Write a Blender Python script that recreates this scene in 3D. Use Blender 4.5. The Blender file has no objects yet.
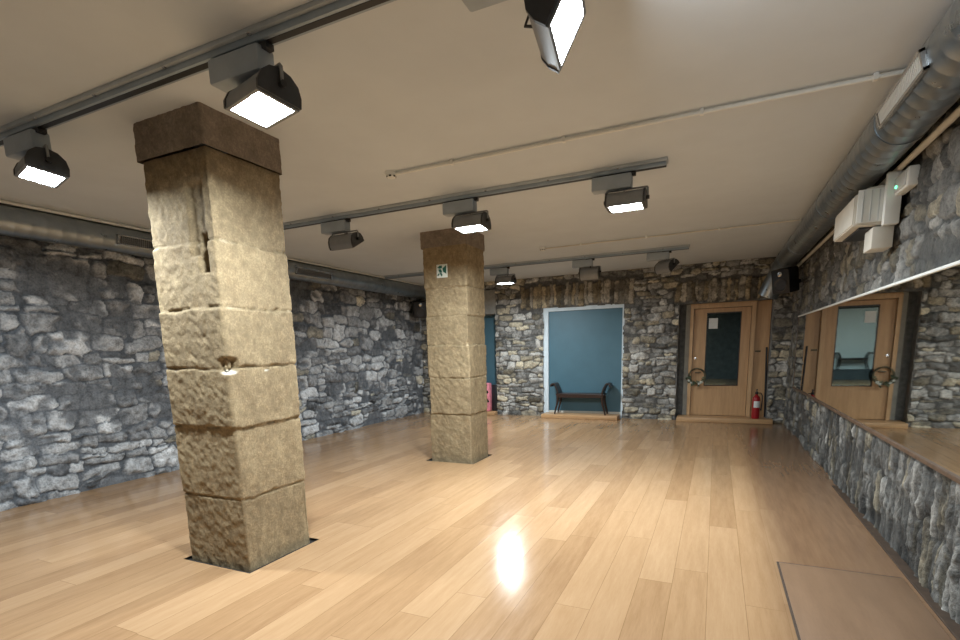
import bpy, bmesh, math, random
import numpy as np
from mathutils import Matrix, Vector, Euler

C = bpy.context.scene.collection
PI = math.pi
R = math.radians
random.seed(4)

# ------------------------------------------------------------------ room dimensions (metres)
XL, XR = -6.62, 1.235          # long walls
YF, YB = -2.2, 10.95           # wall behind the viewer, far wall
ZC = 3.03                      # ceiling
EYE = 1.5

# ================================================================== materials
def newmat(name):
    m = bpy.data.materials.new(name); m.use_nodes = True
    nt = m.node_tree
    b = nt.nodes['Principled BSDF']
    return m, nt, b

def N(nt, t, **kw):
    n = nt.nodes.new(t)
    for k, v in kw.items():
        setattr(n, k, v)
    return n

def mathn(nt, op, a, b=None, c=None):
    n = nt.nodes.new('ShaderNodeMath'); n.operation = op
    for i, v in enumerate((a, b, c)):
        if v is None: continue
        if isinstance(v, (int, float)): n.inputs[i].default_value = v
        else: nt.links.new(v, n.inputs[i])
    return n.outputs[0]

def mix(nt, fac, a, b, mode='MIX'):
    n = nt.nodes.new('ShaderNodeMix'); n.data_type = 'RGBA'; n.blend_type = mode
    for sock, v in ((n.inputs[0], fac), (n.inputs[6], a), (n.inputs[7], b)):
        if isinstance(v, (int, float)): sock.default_value = v
        elif isinstance(v, tuple): sock.default_value = (*v[:3], 1)
        else: nt.links.new(v, sock)
    return n.outputs[2]

def ramp(nt, fac, stops):
    n = nt.nodes.new('ShaderNodeValToRGB')
    e = n.color_ramp.elements
    while len(e) > 1: e.remove(e[-1])
    e[0].position = stops[0][0]; e[0].color = (*stops[0][1], 1)
    for p, c in stops[1:]:
        x = e.new(p); x.color = (*c, 1)
    nt.links.new(fac, n.inputs[0])
    return n.outputs[0]

def noise(nt, vec, scale, detail=3, rough=.55):
    n = nt.nodes.new('ShaderNodeTexNoise')
    n.inputs['Scale'].default_value = scale
    n.inputs['Detail'].default_value = detail
    n.inputs['Roughness'].default_value = rough
    if vec is not None: nt.links.new(vec, n.inputs['Vector'])
    return n.outputs['Fac']

def objco(nt, scale=(1, 1, 1)):
    t = nt.nodes.new('ShaderNodeTexCoord')
    mp = nt.nodes.new('ShaderNodeMapping')
    mp.inputs['Scale'].default_value = scale
    nt.links.new(t.outputs['Object'], mp.inputs['Vector'])
    return mp.outputs[0]

def bump(nt, b, h, strength=.3, dist=.01):
    n = nt.nodes.new('ShaderNodeBump')
    n.inputs['Strength'].default_value = strength
    n.inputs['Distance'].default_value = dist
    nt.links.new(h, n.inputs['Height'])
    nt.links.new(n.outputs[0], b.inputs['Normal'])

def plain(name, col, rough=.5, metal=0.0, var=.12, scale=18, bmp=0.0, spec=.5, stretch=(1, 1, 1)):
    """a surface of one colour with a little procedural wear"""
    m, nt, b = newmat(name)
    v = objco(nt, stretch)
    n = noise(nt, v, scale, 4)
    lo = tuple(max(0, c*(1-var)) for c in col); hi = tuple(min(1, c*(1+var)) for c in col)
    nt.links.new(ramp(nt, n, [(.3, lo), (.7, hi)]), b.inputs['Base Color'])
    b.inputs['Roughness'].default_value = rough
    b.inputs['Metallic'].default_value = metal
    b.inputs['Specular IOR Level'].default_value = spec
    if bmp: bump(nt, b, n, bmp, .004)
    return m

def attr_stone(name, rough=.8, fine=60, amount=.35, bmp=.5, spec=.35):
    """stone whose albedo comes from the 'col' attribute laid down with the relief"""
    m, nt, b = newmat(name)
    a = N(nt, 'ShaderNodeAttribute'); a.attribute_name = 'col'
    v = objco(nt)
    n1 = noise(nt, v, fine, 5, .65)
    n2 = noise(nt, v, fine*.22, 4, .6)
    f = mathn(nt, 'MULTIPLY', n1, n2)
    g = ramp(nt, f, [(.12, (1-amount,)*3), (.26, (.95,)*3), (.42, (1.35,)*3)])
    nt.links.new(mix(nt, 1.0, a.outputs['Color'], g, 'MULTIPLY'), b.inputs['Base Color'])
    b.inputs['Roughness'].default_value = rough
    b.inputs['Specular IOR Level'].default_value = spec
    bump(nt, b, n1, bmp, .012)
    return m

def emis(name, col, strength):
    m, nt, b = newmat(name)
    b.inputs['Base Color'].default_value = (.8, .8, .8, 1)
    b.inputs['Emission Color'].default_value = (*col, 1)
    b.inputs['Emission Strength'].default_value = strength
    return m

M = {}
M['stone'] = attr_stone('rubble_stone', .66, 48, .62, 1.0, .45)
M['sand'] = attr_stone('sandstone', .85, 75, .30, .45, .25)
M['ceil'] = plain('ceiling_paint', (.60, .64, .675), .8, 0, .03, 2.5, .04)
M['mortar'] = plain('grey_render', (.22, .22, .215), .9, 0, .25, 9, .5)
M['rail'] = plain('grey_rail', (.31, .37, .43), .45, .3, .08, 8)
M['railb'] = plain('pale_rail', (.43, .47, .50), .5, .1, .08, 8)
M['box'] = plain('grey_box', (.34, .39, .44), .5, .1, .06, 12)
M['black'] = plain('black_plastic', (.012, .013, .016), .45, 0, .2, 20)
M['house'] = plain('grey_housing', (.24, .25, .26), .42, .35, .08, 12)
M['chrome'] = plain('bright_metal', (.55, .55, .55), .25, .9, .06, 20)
M['white'] = plain('white_enamel', (.72, .73, .70), .5, 0, .03, 10)
M['offwhite'] = plain('cream_enamel', (.60, .57, .50), .55, 0, .04, 10)
M['revealw'] = plain('pale_blue_render', (.62, .70, .75), .75, 0, .06, 7, .15)
M['blue'] = plain('blue_paint', (.060, .140, .185), .5, 0, .06, 3, .05)
M['darkwood'] = plain('dark_brown_wood', (.030, .016, .012), .35, 0, .3, 14, .1, .5, (6, 1, 1))
M['bronze'] = plain('dark_bronze', (.10, .09, .055), .45, .5, .35, 40)
M['leaf'] = plain('grey_green_leaf', (.10, .13, .08), .7, 0, .4, 60)
M['petal'] = plain('pale_petal', (.55, .58, .52), .7, 0, .15, 60)
M['red'] = plain('red_enamel', (.32, .012, .016), .3, 0, .1, 10)
M['paper'] = plain('white_paper', (.72, .74, .72), .8, 0, .04, 30)
M['pink'] = plain('pink_cloth', (.72, .24, .30), .8, 0, .2, 14, .2)
M['pit'] = plain('dark_gap', (.012, .010, .008), .9, 0, .3, 20)
M['lampon'] = emis('lit_lens', (.90, .97, 1.0), 30)
M['lampoff'] = plain('unlit_lens', (.10, .11, .12), .12, 0, .05, 10)
M['greenled'] = emis('green_indicator', (.05, 1.0, .45), 1.6)
M['signgreen'] = plain('dark_green_print', (.015, .13, .10), .45, 0, .06, 20)
M['signwhite'] = plain('white_print', (.80, .86, .82), .45, 0, .03, 20)
M['brownedge'] = plain('brown_trim', (.085, .050, .030), .5, 0, .25, 20, .1)
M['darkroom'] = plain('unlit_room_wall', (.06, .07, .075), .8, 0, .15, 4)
M['fluting'] = plain('light_grey_sheet', (.50, .51, .50), .45, .1, .05, 10)

M['capgrey'] = plain('dark_grey_cap', (.035, .038, .043), .45, 0, .15, 20)
M['hatchedge'] = plain('dark_brown_edge', (.05, .03, .018), .7, 0, .3, 20)

def wood(name, dark, light, stretch, rough=.4, scale=3.0):
    m, nt, b = newmat(name)
    v = objco(nt, stretch)
    n = noise(nt, v, scale, 6, .6)
    n2 = noise(nt, v, scale*6, 3, .6)
    f = mathn(nt, 'ADD', mathn(nt, 'MULTIPLY', n, .75), mathn(nt, 'MULTIPLY', n2, .25))
    nt.links.new(ramp(nt, f, [(.32, dark), (.68, light)]), b.inputs['Base Color'])
    b.inputs['Roughness'].default_value = rough
    bump(nt, b, n2, .06, .002)
    return m

M['doorwood'] = wood('oak_veneer', (.42, .245, .115), (.56, .345, .175), (9, 9, .7), .42)
M['doorpost'] = wood('oak_post', (.48, .29, .145), (.62, .40, .21), (9, 9, .7), .42)
M['stepwood'] = wood('oak_step', (.40, .23, .11), (.56, .35, .18), (.8, 8, 8), .38)
M['hatch'] = wood('brown_board', (.185, .110, .063), (.24, .146, .086), (5, .8, 5), .4)

def duct_mat():
    m, nt, b = newmat('spiral_duct')
    v = objco(nt)
    n = noise(nt, v, 5, 3)
    nt.links.new(ramp(nt, n, [(.3, (.25, .29, .325)), (.7, (.36, .40, .435))]), b.inputs['Base Color'])
    b.inputs['Metallic'].default_value = .85
    nt.links.new(ramp(nt, noise(nt, v, 8, 3), [(.3, (.27,)*3), (.7, (.38,)*3)]), b.inputs['Roughness'])
    return m
M['duct'] = duct_mat()

def mirror_mat():
    m, nt, b = newmat('mirror_glass')
    b.inputs['Base Color'].default_value = (.87, .89, .86, 1)
    b.inputs['Metallic'].default_value = 1
    n = noise(nt, objco(nt), 2.0, 2)
    nt.links.new(ramp(nt, n, [(.3, (.015,)*3), (.7, (.03,)*3)]), b.inputs['Roughness'])
    return m
M['mirror'] = mirror_mat()

def glass_mat():
    """coated door glazing: half mirror over a clear tinted pane"""
    m, nt, b = newmat('door_glass')
    nt.nodes.remove(b)
    out = nt.nodes['Material Output']
    t = N(nt, 'ShaderNodeBsdfTransparent'); t.inputs[0].default_value = (.45, .58, .60, 1)
    g = N(nt, 'ShaderNodeBsdfGlossy'); g.inputs[0].default_value = (.78, .98, 1.0, 1); g.inputs['Roughness'].default_value = .01
    mx = N(nt, 'ShaderNodeMixShader'); mx.inputs[0].default_value = .38
    nt.links.new(t.outputs[0], mx.inputs[1]); nt.links.new(g.outputs[0], mx.inputs[2])
    nt.links.new(mx.outputs[0], out.inputs[0])
    return m
M['glass'] = glass_mat()

def floor_mat():
    m, nt, b = newmat('oak_planks')
    t = N(nt, 'ShaderNodeTexCoord')
    s = N(nt, 'ShaderNodeSeparateXYZ'); nt.links.new(t.outputs['Object'], s.inputs[0])
    W, L = .205, 1.9
    xs = mathn(nt, 'ADD', s.outputs[0], 20.07)
    row = mathn(nt, 'FLOOR', mathn(nt, 'DIVIDE', xs, W))
    wn = N(nt, 'ShaderNodeTexWhiteNoise'); wn.noise_dimensions = '1D'; nt.links.new(row, wn.inputs['W'])
    ys = mathn(nt, 'ADD', mathn(nt, 'ADD', s.outputs[1], 40), mathn(nt, 'MULTIPLY', wn.outputs[0], 7.0))
    colm = mathn(nt, 'FLOOR', mathn(nt, 'DIVIDE', ys, L))
    cv = N(nt, 'ShaderNodeCombineXYZ'); nt.links.new(row, cv.inputs[0]); nt.links.new(colm, cv.inputs[1])
    w2 = N(nt, 'ShaderNodeTexWhiteNoise'); w2.noise_dimensions = '2D'; nt.links.new(cv.outputs[0], w2.inputs['Vector'])
    pid = w2.outputs[0]
    # grain, shifted per plank
    gv = N(nt, 'ShaderNodeCombineXYZ')
    nt.links.new(mathn(nt, 'ADD', mathn(nt, 'MULTIPLY', s.outputs[0], 9.0), mathn(nt, 'MULTIPLY', pid, 50)), gv.inputs[0])
    nt.links.new(mathn(nt, 'MULTIPLY', s.outputs[1], .8), gv.inputs[1])
    g1 = noise(nt, gv.outputs[0], 2.2, 5, .6)
    g2 = noise(nt, gv.outputs[0], 14, 3, .6)
    f = mathn(nt, 'ADD', mathn(nt, 'MULTIPLY', pid, .30), mathn(nt, 'ADD', mathn(nt, 'MULTIPLY', g1, .52), mathn(nt, 'MULTIPLY', g2, .22)))
    base = ramp(nt, f, [(.22, (.270, .155, .078)), (.5, (.368, .225, .118)), (.78, (.450, .290, .162))])
    # planks fade browner toward the mirror wall: weaker light there painted into the colour
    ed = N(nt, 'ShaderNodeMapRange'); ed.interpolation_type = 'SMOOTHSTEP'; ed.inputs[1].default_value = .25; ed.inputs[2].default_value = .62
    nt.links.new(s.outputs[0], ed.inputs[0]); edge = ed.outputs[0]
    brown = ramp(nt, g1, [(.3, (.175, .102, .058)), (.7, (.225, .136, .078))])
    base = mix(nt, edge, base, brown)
    fx = mathn(nt, 'FRACT', mathn(nt, 'DIVIDE', xs, W)); fy = mathn(nt, 'FRACT', mathn(nt, 'DIVIDE', ys, L))
    gx = mathn(nt, 'LESS_THAN', mathn(nt, 'MINIMUM', fx, mathn(nt, 'SUBTRACT', 1.0, fx)), .0085)
    gy = mathn(nt, 'LESS_THAN', mathn(nt, 'MINIMUM', fy, mathn(nt, 'SUBTRACT', 1.0, fy)), .0010)
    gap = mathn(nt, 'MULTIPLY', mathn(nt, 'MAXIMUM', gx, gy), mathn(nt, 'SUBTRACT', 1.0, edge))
    nt.links.new(mix(nt, mathn(nt, 'MULTIPLY', gap, .55), base, (.16, .085, .036)), b.inputs['Base Color'])
    nt.links.new(ramp(nt, g1, [(.3, (.13,)*3), (.7, (.19,)*3)]), b.inputs['Roughness'])
    b.inputs['Specular IOR Level'].default_value = .27
    h = mathn(nt, 'SUBTRACT', mathn(nt, 'MULTIPLY', g1, .25), gap)
    bump(nt, b, h, .10, .002)
    return m
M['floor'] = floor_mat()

# ================================================================== object helpers
def obj(name, bm, mat, parent=None, smooth=False, loc=None):
    me = bpy.data.meshes.new(name)
    bmesh.ops.recalc_face_normals(bm, faces=bm.faces[:])
    bm.to_mesh(me); bm.free()
    if smooth:
        me.shade_smooth() if hasattr(me, 'shade_smooth') else None
        try: me.set_sharp_from_angle(angle=R(38))
        except Exception: pass
    o = bpy.data.objects.new(name, me); C.objects.link(o)
    me.materials.append(mat)
    if parent: o.parent = parent
    if loc: o.location = loc
    return o

def thing(name, label, cat, loc=(0, 0, 0), rotz=0, group=None):
    o = bpy.data.objects.new(name, None); C.objects.link(o)
    o.empty_display_size = .1
    o.location = loc; o.rotation_euler = (0, 0, rotz)
    o['label'] = label; o['category'] = cat
    if group: o['group'] = group
    return o

def tag(o, label, cat, group=None):
    o['label'] = label; o['category'] = cat
    if group: o['group'] = group
    return o

def struct(o):
    o['kind'] = 'structure'; return o

def box(bm, x0, x1, y0, y1, z0, z1, bev=0.0, mtx=None):
    r = bmesh.ops.create_cube(bm, size=1)
    vs = r['verts']
    for v in vs:
        v.co = Vector((x0+(v.co.x+.5)*(x1-x0), y0+(v.co.y+.5)*(y1-y0), z0+(v.co.z+.5)*(z1-z0)))
    if bev:
        es = list({e for v in vs for e in v.link_edges})
        r2 = bmesh.ops.bevel(bm, geom=es, offset=bev, segments=2, affect='EDGES', profile=.5)
        vs = list({v for f in r2['faces'] for v in f.verts} | {v for v in vs if v.is_valid})
    if mtx: bmesh.ops.transform(bm, matrix=mtx, verts=vs)
    return vs

def tube(bm, pts, r, seg=12, cap=True):
    """round tube through points; r may be a list"""
    pts = [Vector(p) for p in pts]
    rs = r if isinstance(r, (list, tuple)) else [r]*len(pts)
    rings = []
    up = Vector((0, 0, 1))
    t0 = (pts[1]-pts[0]).normalized()
    if abs(t0.dot(up)) > .95: up = Vector((0, 1, 0))
    nrm = t0.cross(up).normalized()
    for i, p in enumerate(pts):
        if i == 0: t = pts[1]-p
        elif i == len(pts)-1: t = p-pts[i-1]
        else: t = (pts[i+1]-p).normalized()+(p-pts[i-1]).normalized()
        t.normalize()
        nrm = (nrm-t*nrm.dot(t)).normalized()
        bn = t.cross(nrm)
        rings.append([bm.verts.new(p+(nrm*math.cos(a)+bn*math.sin(a))*rs[i]) for a in [2*PI*k/seg for k in range(seg)]])
    for a, b in zip(rings[:-1], rings[1:]):
        for k in range(seg):
            bm.faces.new((a[k], a[(k+1) % seg], b[(k+1) % seg], b[k]))
    if cap:
        bm.faces.new(rings[0][::-1]); bm.faces.new(rings[-1])

def lathe(bm, prof, seg=24, mtx=None):
    vs = []
    rings = []
    for r, z in prof:
        ring = [bm.verts.new((max(r, 1e-4)*math.cos(2*PI*k/seg), max(r, 1e-4)*math.sin(2*PI*k/seg), z)) for k in range(seg)]
        rings.append(ring); vs += ring
    for a, b in zip(rings[:-1], rings[1:]):
        for k in range(seg):
            bm.faces.new((a[k], a[(k+1) % seg], b[(k+1) % seg], b[k]))
    bm.faces.new(rings[0][::-1]); bm.faces.new(rings[-1])
    if mtx: bmesh.ops.transform(bm, matrix=mtx, verts=vs)

def prism(bm, poly, x0, x1, mtx=None):
    """polygon in (y,z) swept along x"""
    a = [bm.verts.new((x0, y, z)) for y, z in poly]
    b = [bm.verts.new((x1, y, z)) for y, z in poly]
    n = len(poly)
    for k in range(n):
        bm.faces.new((a[k], a[(k+1) % n], b[(k+1) % n], b[k]))
    bm.faces.new(a[::-1]); bm.faces.new(b)
    if mtx: bmesh.ops.transform(bm, matrix=mtx, verts=a+b)

def bx(name, mat, parent, *a, bev=0.0, mtx=None):
    bm = bmesh.new(); box(bm, *a, bev=bev, mtx=mtx)
    return obj(name, bm, mat, parent, smooth=bev > 0)

def tb(name, mat, parent, pts, r, seg=12):
    bm = bmesh.new(); tube(bm, pts, r, seg)
    return obj(name, bm, mat, parent, smooth=True)

# ================================================================== relief (numpy)
def vnoise(u, v, seed):
    """smooth 2-D value noise in 0..1"""
    rng = np.random.RandomState(seed)
    T = rng.rand(256, 256)
    iu = np.floor(u).astype(int); iv = np.floor(v).astype(int)
    fu = u-iu; fv = v-iv
    fu = fu*fu*(3-2*fu); fv = fv*fv*(3-2*fv)
    a = T[iu % 256, iv % 256]; b = T[(iu+1) % 256, iv % 256]
    c = T[iu % 256, (iv+1) % 256]; d = T[(iu+1) % 256, (iv+1) % 256]
    return (a*(1-fu)+b*fu)*(1-fv)+(c*(1-fu)+d*fu)*fv

def fbm(u, v, seed, oct=4, gain=.55):
    s = 0; a = 1; tot = 0
    for o in range(oct):
        s = s+a*vnoise(u*2**o+o*17.3, v*2**o+o*9.1, seed+o); tot += a; a *= gain
    return s/tot

def sstep(a, b, x):
    t = np.clip((x-a)/(b-a), 0, 1); return t*t*(3-2*t)

def course_seeds(u0, u1, v0, v1, ch, cw, rng, big=.0):
    """loosely coursed rubble: (u, v, half width, half height)"""
    S = []
    v = v0-.05
    while v < v1+.1:
        h = ch*rng.uniform(.62, 1.45)
        u = u0-rng.uniform(0, .3)
        while u < u1+.3:
            w = cw*rng.uniform(.45, 1.75)
            if rng.rand() < big:                      # a large stone spilling over its course
                S.append((u+w/2, v+h*.5+rng.normal(0, .02), w*.62, h*rng.uniform(.75, 1.1)))
            elif rng.rand() < .22:                    # two thin ones, one over the other
                k = rng.uniform(.35, .65)
                S.append((u+w/2, v+h*k/2, w*.53, h*k*.53))
                S.append((u+w/2+rng.normal(0, .02), v+h*(k+(1-k)/2), w*.53, h*(1-k)*.53))
            else:
                S.append((u+w/2, v+h/2+rng.normal(0, .013), w*.54, h*.54*rng.uniform(.88, 1.08)))
            u += w
        v += h
    return S

def rubble(u, v, seeds, seed, gapw=(.02, .15), fullness=1.02, warp=.03, smear=.85):
    """u, v: 1-D coordinates.  Returns height 0..1, stone mask, stone id"""
    U, V = np.meshgrid(u, v, indexing='ij')
    UW = U+(fbm(U*3.1, V*3.1, seed+1)-.5)*2*warp+(fbm(U*10, V*10, seed+2, 3)-.5)*.055
    VW = V+(fbm(U*2.3+5, V*3.1+9, seed+3)-.5)*2*warp+(fbm(U*10, V*10, seed+4, 3)-.5)*.050
    F1 = np.full(U.shape, 3.0); F2 = np.full(U.shape, 3.0); ID = np.zeros(U.shape, int)
    rng = np.random.RandomState(seed+7)
    for k, sdk in enumerate(seeds):
        su, sv, a, b = sdk[:4]; cut = len(sdk) > 4        # a fifth entry marks dressed, upright stones
        i0, i1 = np.searchsorted(u, (su-2.4*a-.08, su+2.4*a+.08))
        j0, j1 = np.searchsorted(v, (sv-2.4*b-.08, sv+2.4*b+.08))
        if i1 <= i0 or j1 <= j0: continue
        du = UW[i0:i1, j0:j1]-su; dv = VW[i0:i1, j0:j1]-sv
        r = rng.normal(0, .03 if cut else .10); sk = rng.normal(0, .03 if cut else .20)
        du2 = du*math.cos(r)+dv*(math.sin(r)+sk); dv2 = -du*math.sin(r)+dv*math.cos(r)
        p = 9 if cut else rng.uniform(2.6, 7.5)
        d = ((np.abs(du2)/a)**p+(np.abs(dv2)/b)**p)**(1/p)
        f1 = F1[i0:i1, j0:j1]; f2 = F2[i0:i1, j0:j1]; idv = ID[i0:i1, j0:j1]
        m = d < f1
        F2[i0:i1, j0:j1] = np.where(m, f1, np.minimum(f2, d))
        F1[i0:i1, j0:j1] = np.where(m, d, f1)
        ID[i0:i1, j0:j1] = np.where(m, k, idv)
    e = np.minimum(fullness-F1, (F2-F1)*.62)
    e = e+(fbm(U*24, V*24, seed+11, 3)-.5)*.12
    mask = sstep(gapw[0], gapw[1], e)
    mask = mask*(1-smear*sstep(.56, .66, fbm(U*2.2, V*2.6, seed+12, 4)))
    n = len(seeds)+1
    off = rng.uniform(.35, 1.0, n)[ID]
    tu = rng.normal(0, 1, n)[ID]; tv = rng.normal(0, 1, n)[ID]
    cu = np.array([s[0] for s in seeds]+[0])[ID]; cv = np.array([s[1] for s in seeds]+[0])[ID]
    h = mask*(off*.75+.12*np.clip(tu*(U-cu)*4, -1, 1)+.14*np.clip(tv*(V-cv)*6, -1, 1)+.42*(fbm(U*15, V*15, seed+30, 4, .65)-.5)*2)
    h += mask*.2*sstep(.1, .6, e)
    h += (1-mask)*.18*(fbm(U*18, V*18, seed+40, 3)-.2)
    return U, V, h, mask, ID

def relief_mesh(name, P, col, mat, keep=None):
    """grid of points P[i,j,3] + colours -> mesh object"""
    ni, nj = P.shape[:2]
    idx = np.arange(ni*nj).reshape(ni, nj)
    q = np.stack([idx[:-1, :-1], idx[1:, :-1], idx[1:, 1:], idx[:-1, 1:]], -1).reshape(-1, 4)
    if keep is not None: q = q[keep.reshape(-1)]
    me = bpy.data.meshes.new(name)
    me.vertices.add(ni*nj); me.vertices.foreach_set('co', P.reshape(-1).astype(np.float32))
    me.loops.add(q.size); me.loops.foreach_set('vertex_index', q.reshape(-1).astype(np.int32))
    me.polygons.add(len(q)); me.polygons.foreach_set('loop_start', np.arange(0, q.size, 4, dtype=np.int32))
    me.update(calc_edges=True); me.validate()
    at = me.attributes.new('col', 'FLOAT_COLOR', 'POINT')
    c4 = np.ones((ni*nj, 4), np.float32); c4[:, :3] = col.reshape(-1, 3)
    at.data.foreach_set('color', c4.reshape(-1))
    me.polygons.foreach_set('use_smooth', np.ones(len(me.polygons), bool))
    me.materials.append(mat); me.update()
    o = bpy.data.objects.new(name, me); C.objects.link(o)
    return o

def stone_cols(U, V, mask, ID, seed, stone_lo, stone_hi, mortar, warm=.25):
    rng = np.random.RandomState(seed+99)
    n = ID.max()+2
    t = rng.beta(1.6, 1.9, n)[ID]
    t = np.clip(t+.45*(fbm(U*7, V*7, seed+50, 4)-.5)+.35*(fbm(U*26, V*26, seed+60, 3)-.5), 0, 1)
    patch = fbm(U*.8, V*.9, seed+70, 3)
    t = np.clip(t*(.70+.6*patch), 0, 1)
    lo, hi, mo = (np.array(c) for c in (stone_lo, stone_hi, mortar))
    c = lo+(hi-lo)*t[..., None]
    w = (rng.rand(n) < warm)[ID]
    tint = np.where(w[..., None], np.array([1.10, 1.0, .80]), np.array([1.0, 1.0, 1.0]))
    c = c*tint
    mt = mo*(.75+.6*fbm(U*9, V*9, seed+80, 3))[..., None]
    return c*mask[..., None]+mt*(1-mask[..., None])

# ------------------------------------------------------------------ long stone walls
def grid(a, b, fine0, fine1, fs, cs):
    parts = []
    if a < fine0: parts.append(np.arange(a, fine0, cs))
    parts.append(np.arange(fine0, fine1, fs))
    if fine1 < b: parts.append(np.arange(fine1, b, cs))
    return np.append(np.concatenate(parts), b)

vz = np.append(np.arange(-.02, ZC+.01, .014), ZC+.02)

rng = np.random.RandomState(11)
u = grid(YF-.1, YB+.1, 2.2, YB+.1, .014, .05)
sd = course_seeds(YF-.2, YB+.2, 0, ZC, .165, .29, rng, .10)
U, V, h, mask, ID = rubble(u, vz, sd, 100, (.04, .12), .95, .05)
P = np.stack([XL-.015+h*.07, U, V], -1)
struct(relief_mesh('wall_left', P, stone_cols(U, V, mask, ID, 100, (.085, .092, .102), (.78, .80, .82), (.108, .120, .137), .08), M['stone']))

rng = np.random.RandomState(23)
u = grid(YF-.1, YB+.1, 2.6, YB+.1, .014, .05)
sd = course_seeds(YF-.2, YB+.2, 0, ZC, .16, .155, rng, .08)
# under the mirror the facing is of tall narrow slivers set on end
sd = [s for s in sd if not (s[1] < .80 and s[0] < 7.2)]
uu = YF
while uu < 7.2:
    w = rng.uniform(.030, .085)
    k = rng.uniform(.3, .62)
    sd.append((uu+w/2, k*.5-.02, w*.54, k*.53, 1)); sd.append((uu+w/2, k+(.80-k)/2, w*.54, (.80-k)*.53, 1))
    uu += w
U, V, h, mask, ID = rubble(u, vz, sd, 200, (.02, .13), .99, .035)
low = sstep(.95, .70, V)*sstep(8.2, 6.6, U)
rib = fbm(U*26+(fbm(U*3, V*3, 241)-.5)*2, V*2.6, 240, 3)
h = h*(1-.35*low)+low*(rib-.35)*.9
P = np.stack([XR+.01-h*.05, U, V], -1)
ribc = 1+low*(np.clip(.35+2.6*(rib-.42), .25, 1.9)-1)
struct(relief_mesh('wall_right', P, stone_cols(U, V, mask, ID, 200, (.050, .050, .047), (.31, .30, .275), (.055, .055, .052), .25)*ribc[..., None], M['stone']))

# ------------------------------------------------------------------ far wall with its three openings
HOLES = [(-5.75, -4.625, 0.0, 2.31), (-3.475, -1.765, 0.0, 2.365), (-.695, .915, 0.0, 2.29)]
rng = np.random.RandomState(37)
u = np.append(np.arange(XL-.08, XR+.08, .016), XR+.08)
sd = course_seeds(XL-.2, XR+.2, 0, ZC, .105, .20, rng, .10)
LINT = [(-4.0, -1.55, 2.37, 2.86, .085), (-.78, 1.25, 2.31, 2.72, .075)]
sd = [s for s in sd if not any(l[0]-.05 < s[0] < l[1]+.05 and l[2]-.06 < s[1] < l[3]+.05 for l in LINT)]
n_field = len(sd)
for l in LINT:
    uu = l[0]
    while uu < l[1]:
        w = l[4]*rng.uniform(.65, 1.5)
        b = (l[3]-l[2])/2*rng.uniform(1.0, 1.12)
        sd.append((uu+w/2, (l[2]+l[3])/2+rng.normal(0, .015), w*.55, b, 1)); uu += w
U, V, h, mask, ID = rubble(u, vz, sd, 300, (.03, .15), .96, .032, .6)
col = stone_cols(U, V, mask, ID, 300, (.10, .098, .092), (.72, .70, .65), (.10, .097, .09), .35)
lint = ((ID >= n_field) & (mask > .05))[..., None]
col = np.where(lint, col*np.array([.90, .82, .70])*.9, col)
P = np.stack([U, YB+.02-h*.055, V], -1)
uc = (u[:-1]+u[1:])/2; vc = (vz[:-1]+vz[1:])/2
UC, VC = np.meshgrid(uc, vc, indexing='ij')
rag = (fbm(UC*9, VC*9, 77, 3)-.5)*.06
keep = np.ones(UC.shape, bool)
for x0, x1, z0, z1 in HOLES:
    keep &= ~((UC > x0-.01+rag) & (UC < x1+.01+rag) & (VC < z1+rag*.7))
struct(relief_mesh('wall_back', P, col, M['stone'], keep))

def reveal(name, mat, x0, x1, z1, y0, y1, t=.09):
    """lining of an opening: two cheeks and a head"""
    bm = bmesh.new()
    box(bm, x0-t, x0, y0, y1, -.01, z1+t); box(bm, x1, x1+t, y0, y1, -.01, z1+t); box(bm, x0, x1, y0, y1, z1, z1+t)
    return struct(obj(name, bm, mat))
reveal('trim_1', M['revealw'], -3.375, -1.787, 2.295, YB+.032, YB+.10, .16)
reveal('trim_2', M['mortar'], *HOLES[2][:2], HOLES[2][3], YB+.02, YB+.40)
reveal('trim_3', M['mortar'], *HOLES[0][:2], HOLES[0][3], YB+.02, YB+.33)
bm = bmesh.new(); box(bm, -5.9, -4.60, YB-.045, YB+.03, 2.31, 2.84, .012)
struct(obj('trim_4', bm, plain('smooth_lintel', (.26, .25, .225), .8, 0, .2, 6, .3)))
bm = bmesh.new(); box(bm, HOLES[1][0]-.02, HOLES[1][1]+.02, YB+.075, YB+.115, 0, HOLES[1][3]+.02); struct(obj('wall_alcove', bm, M['blue']))
bm = bmesh.new(); box(bm, HOLES[0][0]-.02, HOLES[0][1]+.02, YB+.30, YB+.34, 0, HOLES[0][3]+.02); struct(obj('wall_side_alcove', bm, M['blue']))
bm = bmesh.new(); box(bm, -3.37, -1.79, YB+.05, YB+.074, .0, .125); struct(obj('baseboard_alcove', bm, M['offwhite']))
bm = bmesh.new(); box(bm, -.71, -.578, YB+.20, YB+.28, 0, 2.30); struct(obj('trim_8', bm, plain('dark_render', (.10, .10, .095), .9, 0, .35, 14, .5)))
# dark room beyond the door
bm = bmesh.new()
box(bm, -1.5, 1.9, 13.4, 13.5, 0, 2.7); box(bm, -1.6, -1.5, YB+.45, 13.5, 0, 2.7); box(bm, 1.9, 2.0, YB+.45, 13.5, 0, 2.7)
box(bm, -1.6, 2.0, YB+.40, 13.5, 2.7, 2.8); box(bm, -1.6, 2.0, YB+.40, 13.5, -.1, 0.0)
struct(obj('wall_beyond', bm, M['darkroom']))

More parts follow.
